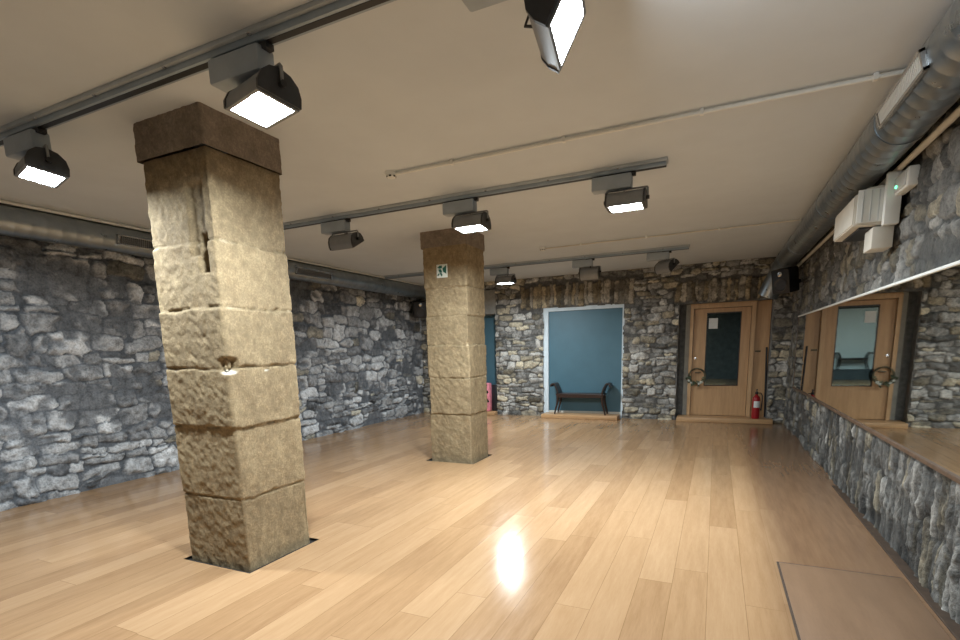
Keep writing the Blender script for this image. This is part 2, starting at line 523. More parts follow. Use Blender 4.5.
# ------------------------------------------------------------------ wall behind the viewer (seen only in the door glass)
bm = bmesh.new(); box(bm, XL-.1, XR+.1, YF-.15, YF, -.1, ZC+.1); struct(obj('wall_front', bm, plain('dark_rough_wall', (.075, .078, .075), .9, 0, .3, 5, .3)))
bm = bmesh.new(); box(bm, -3.9, -1.25, YF-.002, YF+.02, 0, 2.72); struct(obj('trim_5', bm, M['white']))
bm = bmesh.new(); box(bm, -3.9, -1.25, YF+.02, YF+.75, 0, .38, .006); struct(obj('trim_7', bm, M['darkroom']))

# ------------------------------------------------------------------ floor and ceiling
PIL = [(-3.565, -2.94, 2.385, 3.0), (-3.555, -2.93, 6.03, 6.59)]
HOL = [(-3.60, -2.90, 2.345, 3.045), (-3.62, -2.885, 5.97, 6.63)]
bm = bmesh.new()
ys = [YF-.1, HOL[0][2], HOL[0][3], HOL[1][2], HOL[1][3], YB+.36]
for k in range(5):
    y0, y1 = ys[k], ys[k+1]
    if k in (1, 3):
        hx = HOL[0] if k == 1 else HOL[1]
        sp = [(XL-.1, hx[0]), (hx[1], XR+.1)]
    else: sp = [(XL-.1, XR+.1)]
    for a, b in sp:
        bm.faces.new([bm.verts.new(p) for p in ((a, y0, 0), (b, y0, 0), (b, y1, 0), (a, y1, 0))])
bmesh.ops.remove_doubles(bm, verts=bm.verts[:], dist=1e-4)
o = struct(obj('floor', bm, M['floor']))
bm = bmesh.new()
for hx in HOL: box(bm, hx[0]-.05, hx[1]+.05, hx[2]-.05, hx[3]+.05, -.06, -.02)
struct(obj('trim_6', bm, M['pit']))
bm = bmesh.new(); box(bm, XL-.1, XR+.1, YF-.1, YB+.1, ZC, ZC+.1); struct(obj('ceiling', bm, M['ceil']))
bm = bmesh.new(); box(bm, 1.170, 1.235, 1.5, 6.2, 0, .012, .003); struct(obj('baseboard_right', bm, M['hatchedge']))

# steps under the openings
def step(name, lab, x0, x1, y0, y1, h):
    bm = bmesh.new(); box(bm, x0, x1, y0, y1, .001, h, .006)
    t = obj(name, bm, M['stepwood'], smooth=True); tag(t, lab, 'step', 'oak steps along the far wall')
    return t
step('wooden_step', 'low oak step under the blue alcove with the bench', -3.43, -1.79, 10.60, YB+.03, .085)
step('wooden_step', 'low oak step in front of the glazed wooden door', -.655, 1.02, 10.72, YB+.40, .085)
step('wooden_step', 'short oak step at the narrow blue alcove behind the far pillar', -5.70, -4.60, 10.72, YB+.28, .085)

# brown hatch let into the floor beside the mirror wall
t = thing('floor_hatch', 'brown wooden hatch panel on the floor below the mirror', 'floor hatch', (.44, 2.0, .0))
bx('panel', M['hatch'], t, .022, .70, .0, 1.83, .001, .012, bev=.003)
bm = bmesh.new(); box(bm, .010, .022, 0, 1.845, .001, .009); box(bm, .022, .70, 1.83, 1.845, .001, .009)
obj('edge_strip', bm, M['hatchedge'], t)

# ================================================================== stone pillars
def pillar(name, label, rect, joints, seed, cap_z, slot=None, chips=()):
    x0, x1, y0, y1 = rect
    cx, cy = (x0+x1)/2, (y0+y1)/2
    t = thing(name, label, 'pillar', (cx, cy, 0), 0, 'square stone pillars')
    def shell(pname, z0, z1, grow, jts, colf, seed):
        hx, hy = (x1-x0)/2+grow, (y1-y0)/2+grow
        stp = .010
        pts, nr = [], []
        r = .011
        def side(p, q, n):
            L = math.hypot(q[0]-p[0], q[1]-p[1]); k = int(L/stp)
            for i in range(k):
                f = i/k
                pts.append((p[0]+(q[0]-p[0])*f, p[1]+(q[1]-p[1])*f)); nr.append(n)
        s = .7071
        side((-hx+r, -hy), (hx-r, -hy), (0, -1)); side((hx-r, -hy), (hx, -hy+r), (s, -s))
        side((hx, -hy+r), (hx, hy-r), (1, 0)); side((hx, hy-r), (hx-r, hy), (s, s))
        side((hx-r, hy), (-hx+r, hy), (0, 1)); side((-hx+r, hy), (-hx, hy-r), (-s, s))
        side((-hx, hy-r), (-hx, -hy+r), (-1, 0)); side((-hx, -hy+r), (-hx+r, -hy), (-s, -s))
        pts.append(pts[0]); nr.append(nr[0])
        p2 = np.array(pts); n2 = np.array(nr)
        # a continuous, seam-free noise domain: use position on the box
        z = np.append(np.arange(z0, z1, stp), z1)
        A = p2[:, 0][:, None]+0*z[None]; B = p2[:, 1][:, None]+0*z[None]; Z = 0*A+z[None]
        S1, S2 = A*1.0+B*1.7+3, Z+A*.6-B*.4+7
        lump = (fbm(S1*3, S2*3, seed, 3)-.5)*.013
        fine = (fbm(S1*30, S2*30, seed+5, 4)-.5)*np.where(np.abs(n2[:, 1][:, None]) > .5, .016, .006)
        d = lump+fine
        groove = np.zeros_like(d)
        rng = np.random.RandomState(seed+1)
        edges = [z0]+list(jts)+[z1]
        offx = np.zeros_like(d); offy = np.zeros_like(d); gr = np.zeros_like(d); blk = np.zeros(d.shape, int)
        for k, (a, b) in enumerate(zip(edges[:-1], edges[1:])):
            wob = (fbm(S1*4, S1*0+k*3.3, seed+9, 3)-.5)*.03
            m = Z >= a+(wob if k else 0)
            ox, oy, g = rng.uniform(-.012, .012), rng.uniform(-.012, .012), rng.uniform(-.008, .008)
            offx = np.where(m, ox, offx); offy = np.where(m, oy, offy); gr = np.where(m, g, gr); blk = np.where(m, k, blk)
            if k:
                dd = np.abs(Z-a-wob)
                wdt = .0045+.010*sstep(.45, .8, fbm(S1*7+k*5, S1*0, seed+13, 3))
                groove = np.maximum(groove, 1-sstep(0, 1, dd/(wdt*1.6)))
        d = d+gr-groove*.013
        dark = np.zeros_like(d)
        if slot and pname == 'shaft':
            # worn channel cut into the viewer's side
            on = (n2[:, 1][:, None] < -.5)
            for sx, sw, za, zb, dep in slot:
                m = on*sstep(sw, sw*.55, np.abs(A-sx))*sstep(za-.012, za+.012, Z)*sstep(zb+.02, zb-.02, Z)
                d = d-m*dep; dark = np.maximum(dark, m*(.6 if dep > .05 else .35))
        white = np.zeros_like(d)
        for (qx, qy, qz, rad, dep, wh) in (chips if pname == 'shaft' else ()):
            q = np.sqrt((A-qx)**2+(B-qy)**2+((Z-qz)*(3.0 if wh > .8 else 1.2))**2)
            m = sstep(rad, rad*.5, q+.02*(fbm(S1*25, S2*25, seed+3, 2)-.5))
            d = d-m*dep; white = np.maximum(white, m*wh)
        PX = A+n2[:, 0][:, None]*d+offx; PY = B+n2[:, 1][:, None]*d+offy
        P = np.stack([PX, PY, Z], -1)
        col = colf(S1, S2, Z, groove, blk)
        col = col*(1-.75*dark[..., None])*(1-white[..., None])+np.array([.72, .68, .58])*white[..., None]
        o = relief_mesh(pname, P, col, M['sand']); o.parent = t
        # close top
        return o
    tone = np.random.RandomState(seed+70).uniform(.86, 1.1, 20)
    def c_shaft(S1, S2, Z, g, blk):
        n = fbm(S1*5, S2*5, seed+20, 4); n2 = fbm(S1*22, S2*22, seed+24, 3)
        f = np.clip(.35+.9*(n-.5)+.6*(n2-.5), 0, 1)[..., None]
        c = np.array([.265, .195, .112])*(1-f)+np.array([.41, .318, .187])*f
        c = c*.93*tone[blk][..., None]
        pale = sstep(.55, .8, fbm(S1*6, S2*2, seed+31, 3))
        jc = np.array([.20, .15, .08])*(1-pale[..., None])+np.array([.55, .47, .33])*pale[..., None]
        return c*(1-.65*g[..., None])+jc*.65*g[..., None]
    def c_cap(S1, S2, Z, g, blk):
        n = fbm(S1*6, S2*6, seed+40, 4)
        f = np.clip(.5+1.1*(n-.5), 0, 1)[..., None]
        return np.array([.205, .160, .122])*(1-f)+np.array([.30, .245, .190])*f
    shell('shaft', -.03, cap_z, 0, joints, c_shaft, seed)
    shell('cap', cap_z-.004, ZC+.004, .017, [], c_cap, seed+3)
    return t

pillar('stone_pillar', 'nearest square sandstone pillar with a worn vertical slot near its top', PIL[0], [.512, 1.019, 1.429, 1.824, 2.247], 500, 2.80,
       slot=[(.190, .050, 2.055, 2.29, .07), (.155, .085, 2.16, 2.60, .028)],
       chips=[(.30, -.285, 1.445, .075, .05, 0), (.30, -.28, 1.40, .06, .0, .9), (.315, .02, 1.40, .022, .006, .95),
              (.315, .15, 1.835, .022, .02, 0), (-.20, -.285, 1.425, .03, .012, .5)])
pillar('stone_pillar', 'farther square sandstone pillar carrying a small green exit sign', PIL[1], [.654, 1.146, 1.575, 1.956, 2.318], 600, 2.83,
       chips=[(.32, .05, 1.99, .03, .02, 0), (.32, -.27, 1.60, .04, .02, 0)])

# exit pictogram on the far pillar
t = thing('exit_sign', 'small square green and white running figure sign on far pillar', 'sign', (-3.272, 6.012, 2.525))
bx('plate', M['signwhite'], t, -.078, .078, -.004, .006, -.083, .083, bev=.002)
bm = bmesh.new()
def poly(bm, pts, y=-.0052, th=.0012):
    a = [bm.verts.new((x, y, z)) for x, z in pts]; b = [bm.verts.new((x, y-th, z)) for x, z in pts]
    n = len(pts)
    for k in range(n): bm.faces.new((a[k], a[(k+1) % n], b[(k+1) % n], b[k]))
    bm.faces.new(a); bm.faces.new(b[::-1])
poly(bm, [(.012, .030), (.066, .070), (.066, -.040), (.020, -.012)])                 # doorway
poly(bm, [(-.066, .045), (-.030, .068), (.004, .068), (.004, .036), (-.030, .030)])    # head and shoulders
poly(bm, [(-.050, .022), (-.012, .024), (.006, -.016), (-.030, -.022)])               # trunk
poly(bm, [(-.032, -.026), (-.006, -.020), (.010, -.050), (-.006, -.070), (-.016, -.052)])
poly(bm, [(-.040, -.024), (-.034, -.046), (-.062, -.062), (-.068, -.046)])
obj('pictogram', bm, M['signgreen'], t)

# ================================================================== lighting tracks and floodlights
def track(label, x0, x1, y):
    t = thing('lighting_track', label, 'lighting track', (0, y, ZC), 0, 'tracks on the ceiling')
    bx('base_channel', M['railb'], t, x0, x1, -.055, .055, -.024, 0, bev=.003)
    bm = bmesh.new()
    box(bm, x0+.01, x1-.01, -.036, .036, -.056, -.024, .003)
    obj('rail', bm, M['rail'], t, smooth=True)
    bm = bmesh.new()
    box(bm, x0+.012, x1-.012, -.018, .018, -.058, -.0555)
    obj('slot', bm, M['black'], t)
    x = x0+.35
    while x < x1-.1:
        bm = bmesh.new(); lathe(bm, [(.010, -.030), (.012, -.026), (.012, -.022)], 10, Matrix.Translation((x, -.046, 0)))
        obj('screw', bm, M['chrome'], t); x += .62
    return t
YT = (2.05, 4.80, 8.90)
track('longest ceiling track nearest the camera above the near pillar', -6.15, -.38, YT[0])
track('middle ceiling track passing just before the far pillar', -6.15, -.44, YT[1])
track('rearmost ceiling track close to the far stone wall', -6.15, -.45, YT[2])

LIGHTC = (.86, .95, 1.0)
def flood(label, xb, y, lit, yaw=0, tilt=12, dx=.125, drop=.0, power=40, group=None):
    """gear box under the track, yoke, curved head.  xb: middle of the gear box"""
    t = thing('track_floodlight', label, 'spotlight', (xb, y, ZC-.0585), 0, 'floodlights on the ceiling tracks')
    bx('gear_box', M['box'], t, -.17, .17, -.055, .055, -.128, -.012, bev=.012)
    bx('track_adaptor', M['black'], t, .06, .20, -.026, .026, -.030, -.0005, bev=.003)
    H = Matrix.Translation((dx, 0, -.20-drop)) @ Matrix.Rotation(yaw, 4, 'Z')
    # yoke
    bm = bmesh.new()
    tube(bm, [H @ Vector(p) for p in ((-.178, 0, -.02), (-.178, 0, .055), (-.168, 0, .066), (.168, 0, .066), (.178, 0, .055), (.178, 0, -.02))], .0085, 8)
    tube(bm, [H @ Vector((0, 0, .066)), H @ Vector((0, 0, .105+drop))], .010, 8)
    obj('yoke', bm, M['house'], t, smooth=True)
    T = H @ Matrix.Translation((0, 0, -.02)) @ Matrix.Rotation(R(-tilt), 4, 'X')
    prof = [(-.105, -.055), (-.108, -.020), (-.092, .024), (-.058, .058), (-.008, .070), (.045, .060), (.085, .030), (.103, -.012), (.105, -.055)]
    bm = bmesh.new(); prism(bm, prof, -.150, .150, T); obj('housing', bm, M['house'], t, smooth=True)
    big = [(yy*1.05, zz*1.05-.001) for yy, zz in prof]
    for s in (-1, 1):
        bm = bmesh.new(); prism(bm, big, s*.150, s*.166, T); obj('end_cap', bm, M['capgrey'], t)
        bm = bmesh.new(); tube(bm, [T @ Vector((s*.166, 0, .0)), T @ Vector((s*.192, 0, .0))], .016, 10); obj('knob', bm, M['black'], t, smooth=True)
    bm = bmesh.new()
    for a in ((-.150, .150, -.108, -.092), (-.150, .150, .092, .108), (-.150, -.134, -.092, .092), (.134, .150, -.092, .092)):
        box(bm, *a, -.066, -.055, mtx=T)
    obj('front_frame', bm, M['house'], t)
    bm = bmesh.new(); box(bm, -.134, .134, -.092, .092, -.0580, -.0555, mtx=T)
    obj('lens', bm, M['lampon'] if lit else M['lampoff'], t)
    bm = bmesh.new(); tube(bm, [Vector((.10, .03, -.128)), Vector((.10, .05, -.16)), T @ Vector((.02, .06, .09)), T @ Vector((.02, .05, .055))], .006, 8)
    obj('cable', bm, M['black'], t, smooth=True)
    if lit:
        ld = bpy.data.lights.new('flood_beam', 'AREA'); ld.shape = 'RECTANGLE'; ld.size = .26; ld.size_y = .17
        ld.energy = power; ld.color = LIGHTC
        lo = bpy.data.objects.new('flood_beam', ld); C.objects.link(lo)
        lo.matrix_world = Matrix.Translation((xb, y, ZC-.0585)) @ T @ Matrix.Translation((0, 0, -.064))
    return t
flood('lit floodlight at the far left of the nearest track, by the left wall', -4.17, YT[0], True, R(-14), 8, power=42)
flood('lit floodlight on the nearest track, just right of the near pillar top', -2.20, YT[0], True, R(-14), 8, power=42)
flood('lit floodlight at top of view turned sideways to the mirror wall', -.80, YT[0], True, R(98), 62, .19, .03, power=6)
flood('unlit floodlight between the two pillars on the middle track', -3.95, YT[1], False, R(0), -28)
flood('lit floodlight on the middle track hanging before the far pillar cap', -2.385, YT[1], True, R(0), 4, power=62)
flood('lit floodlight at the right end of the middle track', -.895, YT[1], True, R(0), 2, power=58)
flood('lit floodlight on the rear track just right of the far pillar', -3.66, YT[2], True, R(0), 0, power=62)
flood('unlit floodlight on the rear track above the blue alcove', -2.13, YT[2], False, R(0), -60)
flood('unlit floodlight turned askew at right end of the rear track', -.915, YT[2], False, R(-42), -40)

# ================================================================== ceiling conduits with detectors
def conduit(label, x0, x1, y, r, mat, dlabel):
    t = thing('ceiling_conduit', label, 'pipe', (0, 0, 0), 0, 'conduits across the ceiling')
    tb('pipe', mat, t, [(x0, y, ZC-.022), (x1, y, ZC-.022)], r, 10)
    x = x0+.55
    while x < x1:
        bm = bmesh.new(); box(bm, x-.012, x+.012, y-r-.005, y+r+.005, ZC-.022-r-.004, ZC, .003)
        obj('clip', bm, M['white'], t); x += .93
    d = thing('smoke_detector', dlabel, 'detector', (x0-.04, y, ZC), 0, 'smoke detectors')
    bm = bmesh.new(); lathe(bm, [(.052, 0), (.052, -.016), (.046, -.026)], 24); obj('base', bm, M['white'], d, smooth=True)
    bm = bmesh.new(); lathe(bm, [(.036, -.026), (.040, -.032), (.036, -.046), (.020, -.052)], 24); obj('head', bm, M['white'], d, smooth=True)
    for k in range(6):
        a = k*PI/3+.3
        bm = bmesh.new(); box(bm, -.010, .010, -.004, .004, -.044, -.032, .002, Matrix.Rotation(a, 4, 'Z') @ Matrix.Translation((0, -.0375, 0)))
        obj('vent', bm, M['black'], d)
conduit('white conduit pipe crossing the ceiling between near and middle tracks', -2.57, .93, 3.95, .013, M['white'], 'smoke detector at the end of the nearer white conduit')
conduit('thin conduit pipe crossing the ceiling just before the rear track', -2.45, .93, 7.82, .009, M['offwhite'], 'smoke detector at the end of the farther thin conduit')
t = tb('ceiling_pipe', M['white'], None, [(-6.22, YF+.1, ZC-.018), (-6.22, YB-.1, ZC-.018)], .017, 10)
tag(t, 'slim white pipe running along the ceiling above the left duct', 'pipe')

# ================================================================== spiral ducts
def spiral(bm, x, z, r, y0, y1, pitch=.13):
    """duct body with raised lock seams"""
    pts, rs = [], []
    y = y0
    while y < y1:
        for dy, k in ((0, 1.0), (pitch*.80, 1.0), (pitch*.86, 1.011), (pitch*.94, 1.011)):
            pts.append((x, y+dy, z)); rs.append(r*k)
        y += pitch
    tube(bm, pts, rs, 28)

def grille(parent, x, y0, y1, z, ang, hgt=.11, frame=M['chrome'], back=M['black'], slat=M['house'], n=None, name='vent_grille'):
    """rectangular register set on the side of a duct; ang turns its face from horizontal"""
    T = Matrix.Translation((x, 0, z)) @ Matrix.Rotation(ang, 4, 'Y')
    bm = bmesh.new()
    h = hgt/2
    box(bm, -.004, .020, y0, y1, -h, -h+.014, mtx=T); box(bm, -.004, .020, y0, y1, h-.014, h, mtx=T)
    box(bm, -.004, .020, y0, y0+.018, -h, h, mtx=T); box(bm, -.004, .020, y1-.018, y1, -h, h, mtx=T)
    g = obj(name, bm, frame, parent)
    bm = bmesh.new(); box(bm, -.030, .002, y0+.01, y1-.01, -h+.01, h-.01, mtx=T); obj('backing', bm, back, g)
    bm = bmesh.new(); k = int((y1-y0-.04)/.022) if n is None else n
    for i in range(k):
        yy = y0+.024+(y1-y0-.048)*(i+.5)/k
        box(bm, .0, .014, yy-.004, yy+.004, -h+.012, h-.012, mtx=T)
    obj('slats', bm, slat, g)

t = thing('ventilation_duct', 'long galvanised spiral duct under the ceiling along the left wall', 'duct', (0, 0, 0), 0, 'spiral ventilation ducts')
bm = bmesh.new(); spiral(bm, -6.31, 2.865, .145, YF+.1, 10.7); obj('duct_body', bm, M['duct'], t, smooth=True)
for a, b in ((3.75, 4.62), (6.45, 7.28), (.6, 1.4)):
    grille(t, -6.31+.147*math.cos(R(10)), a, b, 2.865-.147*math.sin(R(10))-.002, R(10))
for yy in (1.9, 5.4, 8.4):
    bm = bmesh.new(); tube(bm, [(-6.31, yy, 2.865), (-6.31, yy+.06, 2.865)], .151, 28); obj('collar', bm, M['duct'], t, smooth=True)

t = thing('ventilation_duct', 'large galvanised spiral duct above the mirror on the right wall', 'duct', (0, 0, 0), 0, 'spiral ventilation ducts')
bm = bmesh.new(); spiral(bm, 1.0, 2.862, .155, YF+.1, 9.98); obj('duct_body', bm, M['duct'], t, smooth=True)
bm = bmesh.new()
tube(bm, [(1.0, 9.98, 2.862), (.99, 10.12, 2.84), (.965, 10.24, 2.77), (.93, 10.33, 2.68), (.88, 10.40, 2.57), (.83, 10.46, 2.45), (.78, 10.51, 2.32)], .165, 28)
obj('elbow', bm, M['duct'], t, smooth=True)
grille(t, 1.0+.157*math.cos(R(166)), 3.36, 4.12, 2.862-.157*math.sin(R(166))+.0, R(164), .10, M['chrome'], M['house'], M['white'])
for yy in (4.25, 6.35, 8.6):
    bm = bmesh.new(); tube(bm, [(1.0, yy, 2.862), (1.0, yy+.055, 2.862)], .161, 28); obj('collar', bm, M['duct'], t, smooth=True)
t = tb('wall_pipe', M['offwhite'], None, [(1.165, YF+.1, 2.74), (1.165, 10.2, 2.74)], .022, 12)
tag(t, 'cream pipe running on the right wall just below the duct', 'pipe')

# ================================================================== speakers in the far corners
def speaker(label, loc, rz):
    t = thing('loudspeaker', label, 'speaker', loc, rz, 'corner loudspeakers')
    T = Matrix.Rotation(R(12), 4, 'X')
    bm = bmesh.new()
    box(bm, -.15, .15, -.13, .12, -.19, .19, .02, T); obj('cabinet', bm, M['black'], t, smooth=True)
    bm = bmesh.new(); lathe(bm, [(.105, 0), (.112, .008), (.098, .012), (.05, -.012), (.022, -.010), (.0, -.004)], 28, T @ Matrix.Translation((0, -.131, -.05)) @ Matrix.Rotation(R(90), 4, 'X'))
    obj('woofer', bm, plain('speaker_cone', (.03, .03, .035), .35, 0, .2, 30), t, smooth=True)
    bm = bmesh.new(); lathe(bm, [(.040, 0), (.036, .008), (.012, .012), (0, .014)], 20, T @ Matrix.Translation((0, -.131, .115)) @ Matrix.Rotation(R(90), 4, 'X'))
    obj('tweeter', bm, M['chrome'], t, smooth=True)
    bm = bmesh.new(); box(bm, -.03, .03, .11, .34, -.03, .03); obj('bracket', bm, M['black'], t)
speaker('black loudspeaker in the left far corner beside the far pillar', (-6.355, 10.50, 2.485), R(40))
speaker('black loudspeaker in the right far corner above the duct elbow', (.955, 9.70, 2.475), R(-40))

# ================================================================== white unit and emergency light on the right wall
t = thing('wall_unit', 'white sheet metal unit high on the right wall above the mirror', 'wall unit', (1.2, 5.0, 2.36))
bm = bmesh.new()
T = Matrix.Identity(4)
a = [(-.285, 0, .02), (.0, 0, .0), (.0, 0, .30), (-.20, 0, .285), (-.285, 0, .235)]
va = [bm.verts.new(p) for p in a]; vb = [bm.verts.new((p[0], p[1]+.72, p[2])) for p in a]
for k in range(5): bm.faces.new((va[k], va[(k+1) % 5], vb[(k+1) % 5], vb[k]))
bm.faces.new(va[::-1]); bm.faces.new(vb)
bmesh.ops.bevel(bm, geom=bm.edges[:], offset=.008, segments=2, affect='EDGES')
obj('cover', bm, M['offwhite'], t, smooth=True)
bm = bmesh.new(); box(bm, -.265, -.02, -.012, .0, .03, .27, .003); obj('end_plate', bm, M['white'], t, smooth=True)
for k in range(4):
    bm = bmesh.new(); box(bm, -.235+k*.05, -.225+k*.05, -.017, -.011, .035, .262, .002); obj('rib', bm, M['fluting'], t)
bm = bmesh.new(); box(bm, -.225, -.06, .08, .66, -.001, .012); obj('air_slot', bm, M['black'], t)
bm = bmesh.new(); box(bm, -.105, -.01, -.075, -.012, -.01, .36, .006); obj('side_flange', bm, M['white'], t, smooth=True)
bm = bmesh.new(); box(bm, -.150, -.015, .01, .24, -.165, -.004, .006); obj('lower_box', bm, M['offwhite'], t, smooth=True)

t = thing('emergency_light', 'small white emergency light with green indicator on right wall', 'emergency light', (1.19, 4.80, 2.61))
bx('casing', M['white'], t, -.045, .02, -.15, .15, -.066, .066, bev=.012)
bx('lens', M['fluting'], t, -.054, -.043, -.12, .12, -.050, .050, bev=.004)
bm = bmesh.new(); lathe(bm, [(.012, 0), (.010, .008), (0, .011)], 12, Matrix.Translation((-.054, .06, -.02)) @ Matrix.Rotation(R(-90), 4, 'Y')); obj('indicator', bm, M['greenled'], t)

# ================================================================== mirror on the right wall
t = thing('wall_mirror', 'long wall mirror with a slim pale top rail on the right stone wall', 'mirror', (1.18, 0, 0))
MY0, MY1 = 2.2, 9.72
bx('glass', M['mirror'], t, 0, .008, MY0, MY1, .785, 1.893)
bx('backing_board', M['brownedge'], t, .009, .028, MY0, MY1, .785, 1.893)
bx('top_rail', M['white'], t, -.012, .026, MY0, MY1+.01, 1.893, 1.912, bev=.003)
bx('bottom_rail', M['brownedge'], t, -.014, .026, MY0, MY1+.01, .757, .785, bev=.004)
bx('end_rail', M['brownedge'], t, -.004, .026, MY1, MY1+.012, .785, 1.893, bev=.002)

# ================================================================== door
YD = YB+.22
DZ = .087
t = thing('glazed_door', 'oak door with a tall glass pane and fixed side panel', 'door', (0, YD, DZ))
bm = bmesh.new()                       # leaf with an opening for the pane
box(bm, -.425, -.185, -.022, .022, .006, 2.10); box(bm, .405, .575, -.022, .022, .006, 2.10)
box(bm, -.185, .405, -.022, .022, .006, .605); box(bm, -.185, .405, -.022, .022, 2.01, 2.10)
leaf = obj('door_leaf', bm, M['doorwood'], t)
bm = bmesh.new(); box(bm, -.185, .405, -.004, .004, .605, 2.01); obj('glass_pane', bm, M['glass'], leaf)
bm = bmesh.new()
for a in ((-.195, -.180, .595, 2.02), (.400, .415, .595, 2.02)): box(bm, a[0], a[1], -.026, -.005, a[2], a[3])
for a in ((-.195, .415, .595, .612), (-.195, .415, 2.003, 2.02)): box(bm, a[0], a[1], -.026, -.005, a[2], a[3])
obj('glazing_bead', bm, M['darkwood'], leaf)
bm = bmesh.new(); lathe(bm, [(.028, 0), (.026, .008), (.012, .010), (.012, .022), (0, .024)], 16, Matrix.Translation((-.37, -.022, 1.135)) @ Matrix.Rotation(R(90), 4, 'X'))
obj('lock', bm, M['chrome'], leaf, smooth=True)
bm = bmesh.new(); tube(bm, [(-.36, -.02, .86), (-.36, -.070, .86), (-.345, -.080, .86), (-.25, -.080, .86)], .010, 8); obj('lever_handle', bm, M['bronze'], leaf, smooth=True)
bm = bmesh.new(); box(bm, -.492, -.432, -.07, .05, 0, 2.20); box(bm, .582, .655, -.075, .05, 0, 2.20); box(bm, -.432, .582, -.07, .05, 2.108, 2.20)
obj('door_frame', bm, M['doorpost'], t)
bm = bmesh.new(); box(bm, .655, .905, -.02, .02, 0, 2.20); obj('side_panel', bm, M['doorwood'], t)
bm = bmesh.new(); box(bm, -.575, -.492, -.02, .06, 0, 2.20); obj('plaster_jamb', bm, plain('grey_plaster', (.33, .33, .30), .85, 0, .12, 8, .2), t)
bm = bmesh.new(); box(bm, .68, .77, -.055, -.02, 1.245, 1.272, .004); obj('latch', bm, M['bronze'], t)
# black strip on the right of the side panel
t = tb('black_pole', M['black'], None, [(.905, YD-.16, .10), (.86, YD-.16, 1.42)], .017, 10)
tag(t, 'thin black pole leaning upright at the right edge of the door', 'pole')

t = tag(bx('paper_note', M['paper'], None, -.155, .005, YD-.0085, YD-.0055, 1.80, 2.00), 'white paper note stuck inside the upper left of the door glass', 'paper')

# wreath on the door handle
t = thing('twig_wreath', 'round twig wreath with pale flowers hanging on the door handle', 'wreath', (-.325, YD-.103, DZ+.79))
bm = bmesh.new()
rw = random.Random(9)
for k in range(4):
    ph = rw.uniform(0, 6); pts = []
    for i in range(37):
        a = 2*PI*i/36
        rr = .150+.011*math.sin(3*a+ph)
        pts.append((rr*math.cos(a), .010*math.sin(5*a+ph*2), rr*math.sin(a)+.0))
    tube(bm, pts, .0075, 6, False)
obj('ring', bm, M['bronze'], t, smooth=True)
bm = bmesh.new()
for k in range(26):
    a = R(rw.uniform(185, 350)); rr = rw.uniform(.12, .20)
    T = Matrix.Translation((rr*math.cos(a), rw.uniform(-.025, .0), rr*math.sin(a))) @ Euler((rw.uniform(-1, 1), rw.uniform(0, 6), rw.uniform(-1, 1))).to_matrix().to_4x4() @ Matrix.Diagonal((.018, .005, .048, 1))
    bmesh.ops.create_icosphere(bm, subdivisions=1, radius=1, matrix=T)
obj('leaves', bm, M['leaf'], t, smooth=True)
for (px, pz, r_) in ((.085, -.115, .030), (.045, -.145, .022), (-.10, -.125, .022), (-.145, -.085, .020)):
    bm = bmesh.new()
    for k in range(7):
        a = k*2*PI/7
        T = Matrix.Translation((px+r_*.65*math.cos(a), -.032, pz+r_*.65*math.sin(a))) @ Matrix.Rotation(-a, 4, 'Y') @ Matrix.Diagonal((r_*.6, r_*.28, r_*.38, 1))
        bmesh.ops.create_icosphere(bm, subdivisions=1, radius=1, matrix=T)
    obj('flower', bm, M['petal'], t, smooth=True)

# fire extinguisher on the door step
t = thing('fire_extinguisher', 'red fire extinguisher standing on the step right of the door', 'fire extinguisher', (.735, YB-.10, .086))
bm = bmesh.new(); lathe(bm, [(.055, 0), (.066, .008), (.068, .03), (.068, .36), (.060, .405), (.036, .435), (.022, .445), (.022, .465)], 28); obj('cylinder', bm, M['red'], t, smooth=True)
bm = bmesh.new(); lathe(bm, [(.0688, .215), (.0690, .216), (.0690, .335), (.0688, .336)], 28); obj('label', bm, M['paper'], t, smooth=True)
for f in list(t.children):
    if f.name.startswith('label'):
        b2 = bmesh.new(); b2.from_mesh(f.data)
        bmesh.ops.delete(b2, geom=[v for v in b2.verts if v.co.y > -.02 or v.co.x < -.045], context='VERTS'); b2.to_mesh(f.data); b2.free()
bm = bmesh.new(); lathe(bm, [(.024, .465), (.026, .47), (.026, .50), (.012, .51)], 16); box(bm, -.012, .012, -.09, .03, .505, .518, .003); box(bm, -.012, .012, -.085, .02, .545, .558, .003); box(bm, -.01, .01, .0, .025, .505, .556)
obj('valve_handle', bm, M['black'], t)
bm = bmesh.new(); tube(bm, [(.02, -.02, .485), (.065, -.04, .49), (.092, -.045, .44), (.094, -.04, .33), (.088, -.03, .22), (.082, -.02, .16)], [.009]*5+[.014], 10); obj('hose', bm, M['black'], t, smooth=True)

